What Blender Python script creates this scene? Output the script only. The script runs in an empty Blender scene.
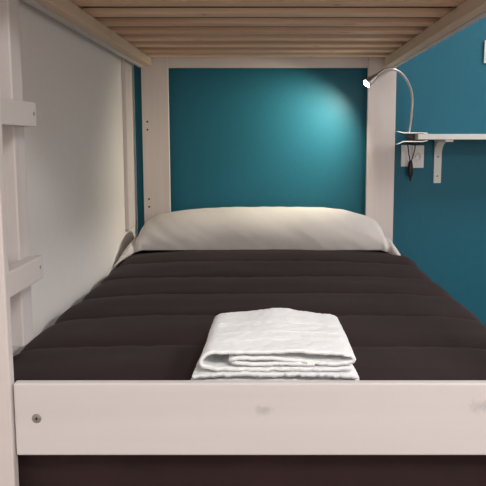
import bpy, bmesh, math, random
from mathutils import Vector, noise

random.seed(7)
scene = bpy.context.scene
COL = scene.collection
PI = math.pi

# ------------------------------------------------------------------ helpers
def srgb(r, g, b):
    def f(c):
        c /= 255.0
        return c / 12.92 if c <= 0.04045 else ((c + 0.055) / 1.055) ** 2.4
    return (f(r), f(g), f(b), 1.0)


def new_mat(name):
    m = bpy.data.materials.new(name)
    m.use_nodes = True
    nt = m.node_tree
    bsdf = nt.nodes['Principled BSDF']
    return m, nt, bsdf


def mapped(nt, scale, offset_random=False, coord='Object'):
    tc = nt.nodes.new('ShaderNodeTexCoord')
    mp = nt.nodes.new('ShaderNodeMapping')
    mp.inputs['Scale'].default_value = scale
    nt.links.new(tc.outputs[coord], mp.inputs['Vector'])
    if offset_random:
        oi = nt.nodes.new('ShaderNodeObjectInfo')
        mul = nt.nodes.new('ShaderNodeMath'); mul.operation = 'MULTIPLY'
        mul.inputs[1].default_value = 37.0
        nt.links.new(oi.outputs['Random'], mul.inputs[0])
        cb = nt.nodes.new('ShaderNodeCombineXYZ')
        for i in range(3):
            nt.links.new(mul.outputs[0], cb.inputs[i])
        nt.links.new(cb.outputs[0], mp.inputs['Location'])
    return mp


def noise_node(nt, vec, scale, detail=4, rough=0.55):
    n = nt.nodes.new('ShaderNodeTexNoise')
    n.inputs['Scale'].default_value = scale
    n.inputs['Detail'].default_value = detail
    n.inputs['Roughness'].default_value = rough
    nt.links.new(vec, n.inputs['Vector'])
    return n


def ramp(nt, fac, stops):
    r = nt.nodes.new('ShaderNodeValToRGB')
    el = r.color_ramp.elements
    while len(el) < len(stops):
        el.new(0.5)
    for e, (p, c) in zip(el, stops):
        e.position = p; e.color = c
    nt.links.new(fac, r.inputs['Fac'])
    return r


def mix(nt, mode, fac, a, b):
    m = nt.nodes.new('ShaderNodeMix'); m.data_type = 'RGBA'; m.blend_type = mode
    if isinstance(fac, float):
        m.inputs[0].default_value = fac
    else:
        nt.links.new(fac, m.inputs[0])
    nt.links.new(a, m.inputs[6])
    if isinstance(b, tuple):
        m.inputs[7].default_value = b
    else:
        nt.links.new(b, m.inputs[7])
    return m


def bump(nt, bsdf, h, strength, dist=0.002):
    b = nt.nodes.new('ShaderNodeBump')
    b.inputs['Strength'].default_value = strength
    b.inputs['Distance'].default_value = dist
    nt.links.new(h, b.inputs['Height'])
    nt.links.new(b.outputs[0], bsdf.inputs['Normal'])


def wood(name, axis, light, dark, knot_col, cross=26.0, rough=0.5, knots=(), rand=True, knot_amt=0.75, bands=2.2):
    """pine: grain stretched along one axis; knots = ((x, y, z), radius) in object space"""
    m, nt, bsdf = new_mat(name)
    a = 0.9; c = cross
    sc = {'X': (a, c, c), 'Y': (c, a, c), 'Z': (c, c, a)}[axis]
    mp = mapped(nt, sc, rand)
    n1 = noise_node(nt, mp.outputs[0], 1.0, 5, 0.6)
    sc2 = {'X': (.6, 7, 7), 'Y': (7, .6, 7), 'Z': (7, 7, .6)}[axis]
    mp2 = mapped(nt, sc2, rand)
    n2 = noise_node(nt, mp2.outputs[0], bands / 2.2, 3, 0.5)
    mid = tuple(l * .5 + d * .5 for l, d in zip(light, dark))
    r1 = ramp(nt, n1.outputs['Fac'], [(0.28, dark), (0.5, mid), (0.68, light)])
    r2 = ramp(nt, n2.outputs['Fac'], [(0.32, dark), (0.62, light)])
    mx = mix(nt, 'MIX', 0.5, r1.outputs[0], r2.outputs[0])
    out = mx
    tc = nt.nodes.new('ShaderNodeTexCoord')
    for (p, r) in knots:
        sub = nt.nodes.new('ShaderNodeVectorMath'); sub.operation = 'SUBTRACT'
        sub.inputs[1].default_value = p
        nt.links.new(tc.outputs['Object'], sub.inputs[0])
        scl = nt.nodes.new('ShaderNodeVectorMath'); scl.operation = 'MULTIPLY'
        q = 1.0 / r
        scl.inputs[1].default_value = {'X': (q * .55, q, q), 'Y': (q, q * .55, q), 'Z': (q, q, q * .55)}[axis]
        nt.links.new(sub.outputs[0], scl.inputs[0])
        ln = nt.nodes.new('ShaderNodeVectorMath'); ln.operation = 'LENGTH'
        nt.links.new(scl.outputs[0], ln.inputs[0])
        nn = noise_node(nt, tc.outputs['Object'], 60, 2)
        ad = nt.nodes.new('ShaderNodeMath'); ad.operation = 'ADD'
        nt.links.new(ln.outputs['Value'], ad.inputs[0]); nt.links.new(nn.outputs['Fac'], ad.inputs[1])
        kr = ramp(nt, ad.outputs[0], [(0.0, (1, 1, 1, 1)), (0.55, (.75, .75, .75, 1)), (1.0, (0, 0, 0, 1))])
        fa = nt.nodes.new('ShaderNodeMath'); fa.operation = 'MULTIPLY'
        fa.inputs[1].default_value = knot_amt
        nt.links.new(kr.outputs[0], fa.inputs[0])
        out = mix(nt, 'MIX', fa.outputs[0], out.outputs[2], knot_col)
    nt.links.new(out.outputs[2], bsdf.inputs['Base Color'])
    bsdf.inputs['Roughness'].default_value = rough
    bump(nt, bsdf, n1.outputs['Fac'], 0.18, 0.001)
    return m


def plain(name, col, rough=0.5, metal=0.0, nscale=None, nbump=0.1, var=0.05, coord='Object'):
    m, nt, bsdf = new_mat(name)
    bsdf.inputs['Roughness'].default_value = rough
    bsdf.inputs['Metallic'].default_value = metal
    mp = mapped(nt, (1, 1, 1), False, coord)
    n = noise_node(nt, mp.outputs[0], nscale or 8.0, 5)
    lo = tuple(c * (1 - var) for c in col[:3]) + (1,)
    hi = tuple(min(1, c * (1 + var)) for c in col[:3]) + (1,)
    r = ramp(nt, n.outputs['Fac'], [(0.3, lo), (0.7, hi)])
    nt.links.new(r.outputs[0], bsdf.inputs['Base Color'])
    if nbump:
        bump(nt, bsdf, n.outputs['Fac'], nbump, 0.001)
    return m


def link(name, me, mat=None, parent=None, smooth=False, loc=None):
    o = bpy.data.objects.new(name, me)
    COL.objects.link(o)
    if mat is not None and me is not None:
        me.materials.append(mat)
    if smooth and me is not None:
        for p in me.polygons:
            p.use_smooth = True
    if parent is not None:
        o.parent = parent
    if loc is not None:
        o.location = loc
    return o


def thing(name, label, cat, loc, group=None):
    o = bpy.data.objects.new(name, None)
    COL.objects.link(o)
    o.location = loc
    o.empty_display_size = 0.1
    tag(o, label, cat, group)
    return o


def tag(o, label, cat, group=None):
    o['label'] = label; o['category'] = cat
    if group:
        o['group'] = group


def abs_parent(parent):
    """world location of a chain of unrotated parents"""
    v = Vector((0, 0, 0))
    while parent is not None:
        v += parent.location
        parent = parent.parent
    return v


def box(name, x0, x1, y0, y1, z0, z1, mat, parent=None, bev=0.003, seg=2):
    """box given in world coordinates; the object's origin is the box centre"""
    cx, cy, cz = (x0 + x1) / 2, (y0 + y1) / 2, (z0 + z1) / 2
    bm = bmesh.new()
    bmesh.ops.create_cube(bm, size=1.0)
    for v in bm.verts:
        v.co.x *= (x1 - x0); v.co.y *= (y1 - y0); v.co.z *= (z1 - z0)
    if bev:
        bmesh.ops.bevel(bm, geom=bm.edges[:], offset=bev, segments=seg, profile=0.6, affect='EDGES')
    me = bpy.data.meshes.new(name)
    bm.to_mesh(me); bm.free()
    o = link(name, me, mat, parent)
    o.location = Vector((cx, cy, cz)) - abs_parent(parent)
    return o


def from_grid(name, P, mat, parent=None, close_u=False, close_v=False, smooth=True, origin=(0, 0, 0), caps=False):
    """P[i][j] of Vectors in world space"""
    org = Vector(origin)
    bm = bmesh.new()
    V = [[bm.verts.new(Vector(p) - org) for p in row] for row in P]
    n, m = len(V), len(V[0])
    for i in range(n if close_u else n - 1):
        for j in range(m if close_v else m - 1):
            a, b, c, d = V[i][j], V[(i + 1) % n][j], V[(i + 1) % n][(j + 1) % m], V[i][(j + 1) % m]
            try:
                bm.faces.new((a, b, c, d))
            except ValueError:
                pass
    if caps:
        if close_v:
            bm.faces.new(V[0][::-1]); bm.faces.new(V[-1])
    bmesh.ops.recalc_face_normals(bm, faces=bm.faces)
    me = bpy.data.meshes.new(name)
    bm.to_mesh(me); bm.free()
    o = link(name, me, mat, parent, smooth)
    o.location = org - abs_parent(parent)
    return o


def spline(pts, n=8):
    pts = [Vector(p) for p in pts]
    out = []
    for i in range(len(pts) - 1):
        p0 = pts[max(i - 1, 0)]; p1 = pts[i]; p2 = pts[i + 1]; p3 = pts[min(i + 2, len(pts) - 1)]
        for k in range(n):
            t = k / n
            out.append(0.5 * ((2 * p1) + (p2 - p0) * t + (2 * p0 - 5 * p1 + 4 * p2 - p3) * t * t + (3 * p1 - p0 - 3 * p2 + p3) * t ** 3))
    out.append(pts[-1])
    return out


def tube(name, pts, rad, mat, parent=None, sides=12, n=8):
    path = spline(pts, n)
    rings = []
    prev = None
    N = len(path)
    for i, p in enumerate(path):
        t = (path[min(i + 1, N - 1)] - path[max(i - 1, 0)]).normalized()
        if prev is None:
            ref = Vector((0, 0, 1)) if abs(t.z) < .9 else Vector((1, 0, 0))
            u = t.cross(ref).normalized()
        else:
            u = (prev - t * prev.dot(t)).normalized()
        prev = u
        w = t.cross(u)
        r = rad(i / (N - 1)) if callable(rad) else rad
        rings.append([p + (u * math.cos(a) + w * math.sin(a)) * r for a in [2 * PI * k / sides for k in range(sides)]])
    return from_grid(name, rings, mat, parent, close_v=True, caps=True, origin=path[0])


def lathe(name, base, direction, prof, mat, parent=None, sides=24, cap=True):
    """prof = [(distance along, radius)]"""
    d = Vector(direction).normalized(); base = Vector(base)
    ref = Vector((0, 0, 1)) if abs(d.z) < .9 else Vector((1, 0, 0))
    u = d.cross(ref).normalized(); w = d.cross(u)
    rings = [[base + d * h + (u * math.cos(a) + w * math.sin(a)) * max(r, 1e-4) for a in [2 * PI * k / sides for k in range(sides)]] for h, r in prof]
    return from_grid(name, rings, mat, parent, close_v=True, caps=cap, origin=base)


def prism(name, outline, axis, a0, a1, mat, parent=None, bev=0.0):
    """outline in the plane normal to axis (x: (y,z); y: (x,z); z: (x,y)), extruded a0..a1"""
    def P(u, v, a):
        return {'x': Vector((a, u, v)), 'y': Vector((u, a, v)), 'z': Vector((u, v, a))}[axis]
    org = P(sum(p[0] for p in outline) / len(outline), sum(p[1] for p in outline) / len(outline), (a0 + a1) / 2)
    bm = bmesh.new()
    A = [bm.verts.new(P(u, v, a0) - org) for u, v in outline]
    B = [bm.verts.new(P(u, v, a1) - org) for u, v in outline]
    n = len(A)
    bm.faces.new(A); bm.faces.new(B[::-1])
    for i in range(n):
        bm.faces.new((A[i], B[i], B[(i + 1) % n], A[(i + 1) % n]))
    bmesh.ops.recalc_face_normals(bm, faces=bm.faces)
    if bev:
        bmesh.ops.bevel(bm, geom=bm.edges[:], offset=bev, segments=2, affect='EDGES')
    me = bpy.data.meshes.new(name)
    bm.to_mesh(me); bm.free()
    o = link(name, me, mat, parent)
    o.location = org - abs_parent(parent)
    return o


# ------------------------------------------------------------------ materials
W_L = srgb(216, 207, 204); W_D = srgb(203, 192, 188); W_K = srgb(170, 160, 156)
M_white_x = wood('whitewashed_pine_across', 'X', W_L, W_D, W_K)
M_white_y = wood('whitewashed_pine_deep', 'Y', W_L, W_D, W_K)
M_white_z = wood('whitewashed_pine_upright', 'Z', W_L, W_D, W_K)
M_foot = wood('whitewashed_pine_foot_board', 'X', srgb(213, 207, 206), srgb(205, 198, 196), srgb(140, 136, 140),
              knots=[((-0.012, -0.011, 0.021), 0.026), ((0.441, -0.011, 0.029), 0.034)], rand=False, knot_amt=0.5)
P_L = srgb(244, 210, 180); P_D = srgb(212, 170, 138); P_K = srgb(105, 66, 45)
M_pine = wood('bare_pine_slat', 'X', P_L, P_D, P_K, cross=14.0, rough=0.6, knots=[((0.22, 0.01, -0.011), 0.026), ((-0.41, -0.02, -0.011), 0.018)], bands=3.0)
M_pine2 = wood('bare_pine_slat_b', 'X', srgb(240, 205, 175), srgb(204, 160, 128), P_K, cross=14.0, rough=0.6, knots=[((0.30, -0.01, -0.011), 0.030), ((-0.1, 0.02, -0.011), 0.016)], bands=3.0)
M_pine_y = wood('bare_pine_batten', 'Y', srgb(228, 205, 182), srgb(206, 178, 150), P_K, rough=0.6)
M_teal = plain('teal_wall_paint', srgb(32, 99, 119), 0.48, 0, 55.0, 0.12, 0.03)
M_teal.node_tree.nodes['Principled BSDF'].inputs['Specular IOR Level'].default_value = 0.22
M_wall = plain('off_white_wall_paint', srgb(238, 232, 228), 0.75, 0, 40.0, 0.15, 0.012)
M_ceil = plain('white_ceiling_paint', srgb(225, 222, 218), 0.85, 0, 30.0, 0.05, 0.01)
M_floor = wood('grey_oak_floor', 'Y', srgb(150, 135, 120), srgb(115, 98, 84), srgb(80, 60, 50), rand=False)
M_linen = plain('off_white_pillow_cotton', srgb(208, 202, 198), 0.85, 0, 60.0, 0.05, 0.02)
M_tick = plain('cream_mattress_ticking', srgb(214, 208, 196), 0.9, 0, 90.0, 0.1, 0.03)
M_gap_shade = plain('slat_gap_shade_cover', srgb(74, 66, 62), 0.9, 0, 90.0, 0.1, 0.03)  # dark colour stands in for the shade between the upper slats
M_plastic = plain('white_plastic', srgb(222, 220, 218), 0.35, 0, 20, 0, 0.01)
M_metal_w = plain('white_painted_metal', srgb(214, 214, 210), 0.4, 0, 20, 0, 0.01)
M_shelf = plain('white_laminate', srgb(216, 215, 210), 0.4, 0, 20, 0, 0.01)
M_chrome = plain('brushed_nickel', srgb(196, 192, 186), 0.28, 1.0, 20, 0, 0.02)
M_steel = plain('zinc_screw_steel', srgb(150, 147, 142), 0.45, 0.6, 20, 0, 0.02)
M_black = plain('black_rubber_plastic', srgb(16, 15, 16), 0.5, 0, 20, 0, 0.05)
M_hole = plain('dark_drill_hole', srgb(32, 24, 20), 0.9, 0, 20, 0, 0.05)
M_grey = plain('grey_socket_plastic', srgb(168, 166, 164), 0.45, 0, 20, 0, 0.02)


def duvet_mat():
    m, nt, bsdf = new_mat('dark_brown_quilted_microfibre')
    mp = mapped(nt, (1, 1, 1))
    n = noise_node(nt, mp.outputs[0], 5.0, 5)
    r = ramp(nt, n.outputs['Fac'], [(0.3, srgb(41, 27, 27)), (0.7, srgb(49, 33, 33))])
    nt.links.new(r.outputs[0], bsdf.inputs['Base Color'])
    bsdf.inputs['Roughness'].default_value = 0.85
    bsdf.inputs['Specular IOR Level'].default_value = 0.2
    bsdf.inputs['Sheen Weight'].default_value = 0.03
    bsdf.inputs['Sheen Roughness'].default_value = 0.6
    n2 = noise_node(nt, mapped(nt, (14, 5, 8)).outputs[0], 1.0, 4)
    bump(nt, bsdf, n2.outputs['Fac'], 0.35, 0.006)
    return m


def terry_mat():
    m, nt, bsdf = new_mat('white_terry_cloth')
    mp = mapped(nt, (1, 1, 1))
    n = noise_node(nt, mp.outputs[0], 330.0, 3)
    r = ramp(nt, n.outputs['Fac'], [(0.3, srgb(244, 246, 245)), (0.6, srgb(254, 254, 254))])
    nt.links.new(r.outputs[0], bsdf.inputs['Base Color'])
    bsdf.inputs['Roughness'].default_value = 0.95
    bsdf.inputs['Sheen Weight'].default_value = 0.2
    bump(nt, bsdf, n.outputs['Fac'], 0.7, 0.003)
    return m


M_duvet = duvet_mat()
M_terry = terry_mat()

# ------------------------------------------------------------------ room
XL, XR, YB, YF, ZC = -0.72, 2.7, 3.45, -2.6, 2.55


def struct(name, *a):
    o = box(name, *a, bev=0)
    o['kind'] = 'structure'
    return o


struct('floor', XL - .12, XR + .12, YF - .12, YB + .12, -0.1, 0.0, M_floor)
struct('ceiling', XL - .12, XR + .12, YF - .12, YB + .12, ZC, ZC + .1, M_ceil)
struct('wall_left', XL - .12, XL, YF - .12, YB + .12, 0, ZC, M_wall)
struct('wall_right', XR, XR + .12, YF - .12, YB + .12, 0, ZC, M_wall)
struct('wall_back', XL, XR, YB, YB + .12, 0, ZC, M_teal)
struct('wall_front', XL, XR, YF - .12, YF, 0, ZC, M_wall)

# ------------------------------------------------------------------ bunk bed
bed = thing('bunk_bed', 'whitewashed pine bunk bed frame with bare slatted upper base and a board across the foot', 'bed', (0, 2.3, 0))
PO, PI_ = 0.675, 0.526           # outer and inner edge of the posts
TOP = 1.98
for s in (-1, 1):
    x0, x1 = sorted((s * PI_, s * PO))
    box('foot_post', x0, x1, 1.235, 1.260, 0, TOP, M_white_z, bed, 0.004)
    if s < 0:
        x0, x1 = -0.667, -0.526
    hp = box('head_post', x0, x1, 3.370, 3.398, 0, TOP, M_white_z, bed, 0.003)
    if s < 0:
        for z in (1.172, 1.130, 0.761, 0.719):
            lathe('bolt_hole', (-0.639, 3.3705, z), (0, -1, 0), [(0, 0.0052), (0.0008, 0.0052), (0.001, 0.0)], M_hole, hp, 12)
# foot board across the front with its screws
fr = box('foot_rail', -0.523, 0.523, 1.242, 1.262, 0.421, 0.577, M_foot, bed, 0.005, 3)
for s in (-1, 1):
    sc_ = lathe('screw', (s * 0.477, 1.2425, 0.502), (0, -1, 0), [(0, 0.0098), (0.0012, 0.0098), (0.0022, 0.0080), (0.0022, 0.0)], M_steel, fr, 20)
    prism('screw_recess', [(s * .477 + a, .502 + b) for a, b in [(-.001, .004), (.001, .004), (.001, .001), (.004, .001), (.004, -.001), (.001, -.001), (.001, -.004), (-.001, -.004), (-.001, -.001), (-.004, -.001), (-.004, .001), (-.001, .001)]],
          'y', 1.2398, 1.2404, M_hole, fr)
# upper frame
ZB = 1.453
for s in (-1, 1):
    x0, x1 = sorted((s * 0.651, s * 0.675))
    box('side_rail', x0, x1, 1.262, 3.368, ZB, ZB + .16, M_white_y, bed, 0.003)
    x0, x1 = sorted((s * 0.610, s * 0.650))
    if s < 0:
        box('slat_batten', x0, x1, 1.53, 2.496, ZB + .003, 1.501, M_pine_y, bed, 0.003)
        box('slat_batten', x0, x1, 2.501, 3.362, ZB + .007, 1.501, M_pine_y, bed, 0.003)
    else:
        box('slat_batten', x0, x1, 1.53, 3.362, ZB + .003, 1.501, M_pine_y, bed, 0.003)
box('head_board', -PI_ + .001, PI_ - .001, 3.371, 3.396, ZB, ZB + .15, M_white_x, bed, 0.002)
box('upper_foot_board', -PI_ + .001, PI_ - .001, 1.237, 1.258, ZB, ZB + .16, M_white_x, bed, 0.003)
# board on the outside of the left side rail, cut off above the mattress
box('side_board_spacer', -0.6995, -0.676, 3.18, 3.29, ZB + .02, ZB + .15, M_white_y, bed, 0.001)
box('side_board', -0.7190, -0.700, 3.150, 3.305, 0.622, TOP, M_white_z, bed, 0.003)
# slats
first = None
y = 3.306
k = 0
pair = []
while y > 1.62:
    if k < 2:
        o = box('slat', -0.648, 0.648, y - .039, y + .039, 1.502, 1.520, M_pine if k == 0 else M_pine2, bed, 0.003)
        pair.append(o)
    else:
        o = pair[(k * 7 // 3) % 2].copy()
        COL.objects.link(o)
        o.parent = bed
        o.location = Vector((0, y, 1.511)) - bed.location
        if k % 3 == 0:
            o.rotation_euler.z = PI
    y -= 0.1775
    k += 1
# ladder between the left foot post and its own stile
box('ladder_stile', -0.622, -0.580, 1.452, 1.515, 0.583, TOP, M_white_z, bed, 0.004)
for zc in (0.7655, 1.132, 1.498, 1.864):
    h = .028
    r_ = box('ladder_rung', -0.580, -0.550, 1.261, 1.515, zc - h, zc + h, M_white_y, bed, 0.003)
    lathe('screw', (-0.5502, 1.497, zc + .002), (1, 0, 0), [(0, 0.0045), (0.0006, 0.0045), (0.0008, 0.0)], M_steel, r_, 12)
# lower frame (under the mattress)
for s in (-1, 1):
    x0, x1 = sorted((s * 0.610, s * 0.640))
    box('lower_side_rail', x0, x1, 1.261, 3.369, 0.14, 0.27, M_white_y, bed, 0.003)
box('lower_base', -0.609, 0.609, 1.30, 3.34, 0.245, 0.269, M_white_x, bed, 0.002)

# ------------------------------------------------------------------ mattresses
def mattress(name, x, y0, y1, z0, z1, label, mt=None):
    o = box(name, -x, x, y0, y1, z0, z1, mt or M_tick, None, 0.035, 4)
    for p in o.data.polygons:
        p.use_smooth = True
    tag(o, label, 'mattress')
    return o


mattress('mattress', 0.645, 1.335, 3.34, 0.271, 0.485, 'lower bunk mattress hidden under the dark brown quilt')
mattress('mattress', 0.640, 1.34, 3.34, 1.5205, 1.66, 'added mattress above the upper bunk slats, coloured dark as shade in the gaps', M_gap_shade)  # added to block light from above; its dark colour draws the gap shade

# ------------------------------------------------------------------ quilt
SEAMS = [1.345 + 0.287 * i for i in range(-3, 9)]


def seam_puff(y):
    d = min(abs(y - s) for s in SEAMS) / 0.1435
    return math.sqrt(max(0.0, 1 - (1 - min(d, 1)) ** 2.6))


def quilt():
    X0, Y0, Y1, R = 0.615, 1.362, 3.335, 0.070
    drop = 0.24
    over = R * PI / 2 + drop
    nx, ny = 190, 300
    P = []
    for i in range(nx + 1):
        row = []
        sx = -X0 - over + (2 * X0 + 2 * over) * i / nx
        for j in range(ny + 1):
            sy = Y0 - over + (Y1 - Y0 + over) * j / ny
            cx = max(-X0, min(X0, sx)); cy = max(Y0, sy)
            ox, oy = sx - cx, sy - cy
            r = math.hypot(ox, oy)
            top = 0.522 - 0.012 * (abs(cx) / X0) ** 4 + 0.014 * max(0.0, min(1.0, (cy - 2.55) / 0.35)) * (1 - 0.5 * (abs(cx) / X0) ** 2)
            n = Vector((0, 0, 1))
            if r < 1e-6:
                p = Vector((cx, cy, top))
            else:
                ux, uy = ox / r, oy / r
                if abs(ux) > 0 and abs(uy) > 0:
                    r = max(abs(ox), abs(oy)) * .5 + r * .5
                if r < R * PI / 2:
                    a = r / R
                    p = Vector((cx + ux * R * math.sin(a), cy + uy * R * math.sin(a), top - R * (1 - math.cos(a))))
                    n = Vector((ux * math.sin(a), uy * math.sin(a), math.cos(a)))
                else:
                    p = Vector((cx + ux * R, cy + uy * R, top - R - (r - R * PI / 2)))
                    n = Vector((ux, uy, 0))
            frontal = max(0.0, -n.y)
            sd = sy + 0.010 * noise.noise(Vector((sx * 2.2, sy * 3.0, 4.1)))
            pf = seam_puff(sd)
            nz = noise.noise(Vector((sx * 3.0, sy * 9.0, 0.3))) * 0.0050 + noise.noise(Vector((sx * 1.4, sy * 3.2, 2.3))) * 0.004
            # small creases running out of the seams
            cr = noise.noise(Vector((sx * 22.0, sy * 6.0, 7.7))) * 0.0035 * (1.3 - pf)
            h = 0.018 * pf + nz + cr
            h *= (1 - 0.6 * frontal)
            p = p + n * h
            if p.y < 1.275:
                p.y = 1.275
            p.x = max(-0.711, p.x)
            row.append(p)
        P.append(row)
    o = from_grid('quilt', P, M_duvet, None, origin=(0, 2.3, 0.5))
    sol = o.modifiers.new('thickness', 'SOLIDIFY'); sol.thickness = 0.012; sol.offset = -1
    tag(o, 'dark brown quilt with crosswise stitched channels spread over the lower bunk', 'quilt')
    return o


quilt()

# ------------------------------------------------------------------ pillow
def pillow():
    CX, CY = -0.024, 3.165
    HL, HW = 0.612, 0.195
    zb = 0.532
    nu, nv = 190, 100
    P = []
    t = thing('pillow', 'long off-white pillow across the head of the bed under the reading lamp', 'pillow', (CX, CY, zb))
    for i in range(nu + 1):
        u = -1 + 2 * i / nu
        au = abs(u)
        half = 0.686 if u < 0 else 0.668
        q = max(0.0, (au - 0.84) / 0.16)                 # 0..1 over the loose case end
        prof = max(0.05, max(0.0, 1 - au ** 5.2) ** 0.62 * (1 - 0.16 * q))
        row = []
        for j in range(nv):
            a = 2 * PI * j / nv
            ca, sa = math.cos(a), math.sin(a)
            yy = math.copysign(abs(ca) ** 0.75, ca)
            zz = math.copysign(abs(sa) ** 0.85, sa)
            up = 0.184 if sa > 0 else 0.012
            # pinch where the filling stops and the empty case begins
            pin = math.exp(-((au - 0.915 - 0.02 * yy) / 0.016) ** 2)
            th = up * prof * (1 + 0.04 * math.sin(u * 3.2 + 1)) * (1 - 0.34 * pin)
            hw = HW * (1 - 0.10 * q - 0.10 * pin)
            x = u * half
            yv = yy * hw
            z = zz * th
            if sa > 0:
                z *= (0.93 + 0.12 * yy)
            w = noise.noise(Vector((x * 4.0, yv * 6.0 + z * 5, 1.7))) * 0.008
            w += noise.noise(Vector((x * 15.0 + yv * 12, yv * 7.0 - z * 18, 5.1))) * 0.010 * (au ** 3) * 0.8
            w += abs(noise.noise(Vector((x * 10.0 + z * 18, z * 9.0 - yv * 5, 9.1)))) * -0.003
            nn = Vector((0, ca, sa)) if sa > 0 else Vector((0, ca, 0))
            d = w * min(1, prof * 1.8)
            sag = -0.058 * q ** 1.4
            skew = -0.125 * q ** 1.5
            zz_ = zb + 0.022 + z + nn.z * d + sag
            row.append(Vector((max(-0.711, CX + x), CY + yv + nn.y * d + skew, max(zz_, zb + sag))))
        P.append(row)
    body = from_grid('pillow_body', P, M_linen, t, close_v=True, origin=(CX, CY, zb), caps=True)
    # stitched hem of the case at either open end
    for s in (0, nu):
        ring = P[s]
        k = 3 if s == 0 else nu - 3
        tube('hem_seam', [ring[j] for j in range(0, nv, 2)] + [ring[0]], 0.0022, M_linen, t, 6, 2)
    return t


pillow()

# ------------------------------------------------------------------ towels
def towel(name, path, y0, y1, thick, zfun, label, xc, seed, bands, taper=0.0):
    """path: (x, z) polyline of the folded cloth seen from the foot of the bed"""
    pts = spline([(x, 0, z) for x, z in path], 10)
    # resample
    L = [0.0]
    for a, b in zip(pts, pts[1:]):
        L.append(L[-1] + (b - a).length)
    N = 240
    res = []
    k = 0
    for i in range(N + 1):
        d = L[-1] * i / N
        while k < len(L) - 2 and L[k + 1] < d:
            k += 1
        f = (d - L[k]) / max(1e-9, L[k + 1] - L[k])
        res.append(pts[k].lerp(pts[k + 1], f))
    ny = 100
    P = []
    for i, p in enumerate(res):
        row = []
        # ragged selvedge towards the viewer
        e0 = 0.0050 * noise.noise(Vector((i * 0.30, seed, 0))) + 0.006 * noise.noise(Vector((i * 0.03, seed, 3)))
        for j in range(ny + 1):
            t = j / ny
            yy = y0 + e0 + (y1 - y0 - e0) * t
            dz = noise.noise(Vector((p.x * 9, yy * 9, seed + p.z * 20))) * 0.0035
            dz += noise.noise(Vector((p.x * 45, yy * 45, seed + p.z * 60))) * 0.0018
            dz += noise.noise(Vector((p.x * 160, yy * 160, seed + p.z * 90))) * 0.0012
            for bc in bands:
                dz += 0.0022 * math.exp(-((yy - bc - 0.006 * math.sin(p.x * 9)) / 0.0035) ** 2) * (1 if p.z > path_mid(path) else 0)
            dx = 1.0 - taper * t
            row.append(Vector((xc + p.x * dx, yy, p.z + dz + zfun(p.x, t) * (p.z - path_low(path)) / max(1e-6, path_high(path) - path_low(path)))))
        P.append(row)
    o = from_grid(name, P, M_terry, None, origin=(xc, (y0 + y1) / 2, path_low(path)))
    sol = o.modifiers.new('pile', 'SOLIDIFY'); sol.thickness = thick; sol.offset = 0
    tag(o, label, 'towel', 'folded white towels on the quilt')
    return o


def path_low(p): return min(z for _, z in p)
def path_high(p): return max(z for _, z in p)
def path_mid(p): return path_high(p) - 0.006


TZ = 0.546
# lower towel: wide, folded once, mostly hidden by the board
low = [(-0.176, TZ + .003), (-0.08, TZ + .002), (0.0, TZ + .002), (0.165, TZ + .002), (0.186, TZ + .008), (0.178, TZ + .016), (0.10, TZ + .019), (0.0, TZ + .0195), (-0.10, TZ + .019), (-0.172, TZ + .0165)]
towel('towel', low, 1.318, 1.64, 0.0085, lambda x, t: 0.0, 'lower folded white towel, mostly under the other one and behind the foot board', 0.007, 2.0, [], 0.10)
U = TZ + 0.030
up = [(0.160, U + .004), (0.05, U + .001), (-0.08, U + .001), (-0.150, U + .002), (-0.168, U + .012), (-0.160, U + .029), (-0.13, U + .036),
      (0.0, U + .039), (0.10, U + .036), (0.150, U + .033), (0.166, U + .024), (0.155, U + .0155), (0.10, U + .0135), (0.04, U + .018), (-0.03, U + .025), (-0.085, U + .025), (-0.105, U + .019), (-0.085, U + .0135), (0.02, U + .0115), (0.08, U + .0105)]
towel('towel', up, 1.325, 1.635, 0.0080, lambda x, t: 0.012 * math.exp(-(x / .07) ** 2) * t, 'upper folded white towel with open layers facing the foot board, topmost of the pair', 0.022, 9.0,
      [1.40, 1.412, 1.455, 1.52, 1.532], 0.03)

# ------------------------------------------------------------------ shelf on the teal wall
sh = thing('wall_shelf', 'white wall shelf on brackets fixed to the teal wall right of the bed', 'shelf', (1.3, 3.45, 1.09))
box('shelf_board', 0.762, 1.85, 3.222, 3.449, 1.078, 1.106, M_shelf, sh, 0.002)
for bx in (0.905, 1.66):
    prof = [(3.4495, 0.842), (3.4495, 1.0775), (3.235, 1.0775), (3.235, 1.066)]
    for i in range(13):
        a = PI / 2 * i / 12
        prof.append((3.4415 - .10 + .10 * math.sin(a) - 0.0, 1.066 - .07 * (1 - math.cos(a))))
    prof.append((3.4415, 0.842))
    b = prism('bracket', prof, 'x', bx, bx + .040, M_metal_w, sh)
    for z in (1.000 - .002, 0.880):
        yy = 3.4415
        lathe('screw', (bx + .020, yy + .001, z if z < .9 else .985), (0, -1, 0), [(0, 0.0058), (0.0015, 0.0058), (0.0022, 0.003), (0.0022, 0.0)], M_steel, b, 12)

# ------------------------------------------------------------------ clip reading lamp
lamp = thing('clip_lamp', 'silver gooseneck clip lamp, lit, clamped to the left end of the white shelf', 'lamp', (0.735, 3.30, 1.107))
# clamp: two tapering jaws, a hinge and black pads
def jaw(z0, z1, zt, nm):
    # side profile along x, upper or lower jaw
    prof = [(0.668, z0), (0.70, z1), (0.80, z1), (0.825, zt), (0.825, zt + .004), (0.80, z1 + .004), (0.70, z1 + .005), (0.668, z0 + .004)]
    return prism(nm, prof, 'y', 3.275, 3.325, M_chrome, lamp, 0.0008)


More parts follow.
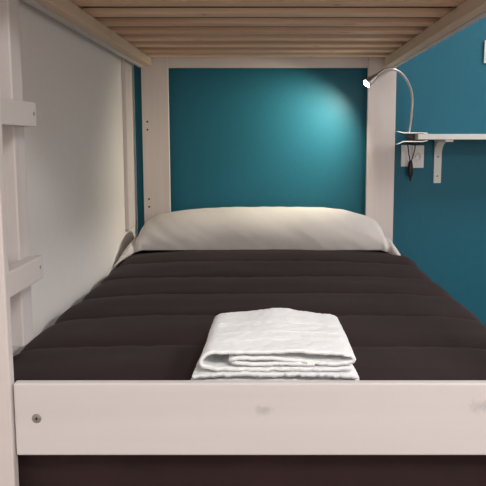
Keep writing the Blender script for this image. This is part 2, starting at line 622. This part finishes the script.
jaw(1.118, 1.110, 1.108, 'upper_jaw')
jaw(1.052, 1.066, 1.071, 'lower_jaw')
prism('jaw_pad', [(0.765, 1.1065), (0.805, 1.1065), (0.800, 1.112), (0.765, 1.112)], 'y', 3.279, 3.321, M_black, lamp)
prism('jaw_pad', [(0.765, 1.0715), (0.800, 1.0715), (0.805, 1.0775), (0.765, 1.0775)], 'y', 3.279, 3.321, M_black, lamp)
prism('hinge', [(0.690, 1.106), (0.715, 1.098), (0.722, 1.090), (0.742, 1.075), (0.758, 1.072), (0.758, 1.108), (0.735, 1.104), (0.728, 1.109), (0.700, 1.111)], 'y', 3.285, 3.315, M_black, lamp)
neck = [(0.732, 3.30, 1.112), (0.737, 3.298, 1.150), (0.741, 3.29, 1.204), (0.741, 3.28, 1.285), (0.722, 3.265, 1.350), (0.680, 3.24, 1.403), (0.633, 3.215, 1.426), (0.585, 3.19, 1.424), (0.550, 3.172, 1.405), (0.538, 3.168, 1.394)]
tube('gooseneck', neck, 0.0062, M_chrome, lamp, 12, 10)
hb = Vector((0.541, 3.168, 1.396)); hd = Vector((-0.066, -0.016, -0.054)).normalized()
head = lathe('lamp_head', hb, hd, [(0, 0.006), (0.004, 0.011), (0.03, 0.0165), (0.062, 0.021), (0.072, 0.0225), (0.072, 0.0195), (0.066, 0.0185), (0.058, 0.016), (0.056, 0.0)], M_chrome, lamp, 28, False)
mb, ntb, bb = new_mat('lit_warm_white_bulb')
bb.inputs['Base Color'].default_value = (1, .95, .85, 1)
bb.inputs['Emission Color'].default_value = (1.0, 0.90, 0.72, 1)
bb.inputs['Emission Strength'].default_value = 60.0
lathe('bulb', hb + hd * 0.058, hd, [(0, 0.0), (0.0, 0.0165), (0.010, 0.0175), (0.017, 0.0165), (0.023, 0.011), (0.025, 0.0)], mb, lamp, 20, False)
# cord with inline switch
tube('cord', [(0.725, 3.315, 1.070), (0.742, 3.36, 1.045), (0.752, 3.385, 1.010), (0.762, 3.395, 0.970), (0.765, 3.398, 0.955)], 0.0030, M_black, lamp, 8, 8)
tube('cord', [(0.765, 3.398, 0.955), (0.778, 3.398, 0.985), (0.786, 3.39, 1.03), (0.782, 3.372, 1.056), (0.765, 3.35, 1.066), (0.748, 3.335, 1.06), (0.80, 3.345, 1.064), (0.790, 3.39, 1.050), (0.742, 3.40, 1.060)], 0.0030, M_black, lamp, 8, 8)
lathe('inline_switch', (0.766, 3.398, 0.968), (0.02, 0.0, -1), [(0, 0.004), (0.006, 0.009), (0.02, 0.012), (0.05, 0.015), (0.07, 0.0145), (0.085, 0.010), (0.095, 0.005), (0.112, 0.0035), (0.113, 0)], M_black, lamp, 16)

# ------------------------------------------------------------------ socket and switch plates
so = thing('wall_socket', 'double white wall socket plate below the left end of the shelf', 'socket', (0.785, 3.45, 0.99))
box('blank_plate', 0.724, 0.782, 3.438, 3.4495, 0.932, 1.049, M_plastic, so, 0.003)
pl = box('socket_plate', 0.784, 0.848, 3.438, 3.4495, 0.925, 1.047, M_plastic, so, 0.003)
lathe('socket_ring', (0.812, 3.4380, 0.985), (0, -1, 0), [(0, 0.0235), (0.003, 0.0235), (0.003, 0.0205), (0.0012, 0.0200), (0.0012, 0.0)], M_plastic, pl, 28)
for dx in (-.0095, .0095):
    lathe('socket_hole', (0.812 + dx, 3.4369, 0.985), (0, -1, 0), [(0, 0.0026), (0.0006, 0.0026), (0.0007, 0)], M_hole, pl, 10)
sw = thing('switch_plate', 'white switch plate high on the teal wall at the right edge of the view', 'switch', (1.20, 3.45, 1.54))
box('plate', 1.155, 1.237, 3.440, 3.4495, 1.484, 1.604, M_plastic, sw, 0.003)
box('rocker', 1.169, 1.223, 3.435, 3.440, 1.500, 1.588, M_plastic, sw, 0.0015)

# ------------------------------------------------------------------ lights
def area(name, loc, target, sx, sy, power, col):
    l = bpy.data.lights.new(name, 'AREA'); l.shape = 'RECTANGLE'
    l.size = sx; l.size_y = sy; l.energy = power; l.color = col
    o = bpy.data.objects.new(name, l); COL.objects.link(o)
    o.location = loc
    o.rotation_euler = (Vector(target) - Vector(loc)).to_track_quat('-Z', 'Y').to_euler()
    return o


area('ceiling_light', (0.9, -0.6, 2.50), (0.9, -0.6, 0), 0.9, 0.9, 48, (1.0, 0.99, 0.985))
area('side_fill', (2.3, 2.5, 2.50), (1.0, 2.5, 0), 0.6, 0.6, 44, (1.0, 0.99, 0.985))  # unseen fill, added to lift the left wall and head posts
area('front_fill', (1.3, -2.50, 1.30), (-0.2, 2.4, 1.2), 2.2, 1.9, 24, (0.98, 0.985, 1.0))  # added frontal fill for slats and boards; no window is modelled
sp = bpy.data.lights.new('reading_spot', 'SPOT')
sp.energy = 24.0; sp.color = (1.0, 0.91, 0.70); sp.spot_size = math.radians(118); sp.spot_blend = 1.0; sp.shadow_soft_size = 0.012
so_ = bpy.data.objects.new('reading_spot', sp); COL.objects.link(so_)
so_.location = hb + hd * 0.092
so_.rotation_euler = Vector((-0.68, 0.40, -0.60)).to_track_quat('-Z', 'Y').to_euler()

w = bpy.data.worlds.new('world'); scene.world = w; w.use_nodes = True
w.node_tree.nodes['Background'].inputs[0].default_value = (0.5, 0.5, 0.5, 1)
w.node_tree.nodes['Background'].inputs[1].default_value = 0.1

# ------------------------------------------------------------------ camera
cd = bpy.data.cameras.new('camera'); cam = bpy.data.objects.new('camera', cd); COL.objects.link(cam)
cd.sensor_width = 36; cd.lens = 630 / 486 * 36
cd.shift_x = -25 / 486; cd.shift_y = -29 / 486
cam.location = (0, 0, 1.07)
cam.rotation_euler = (math.radians(90 - 6.6), 0, 0)
cd.clip_start = 0.05
scene.camera = cam
vs = scene.view_settings
vs.view_transform = 'Standard'; vs.look = 'None'; vs.gamma = 1.0; vs.use_curve_mapping = False
vs.exposure = 0.35
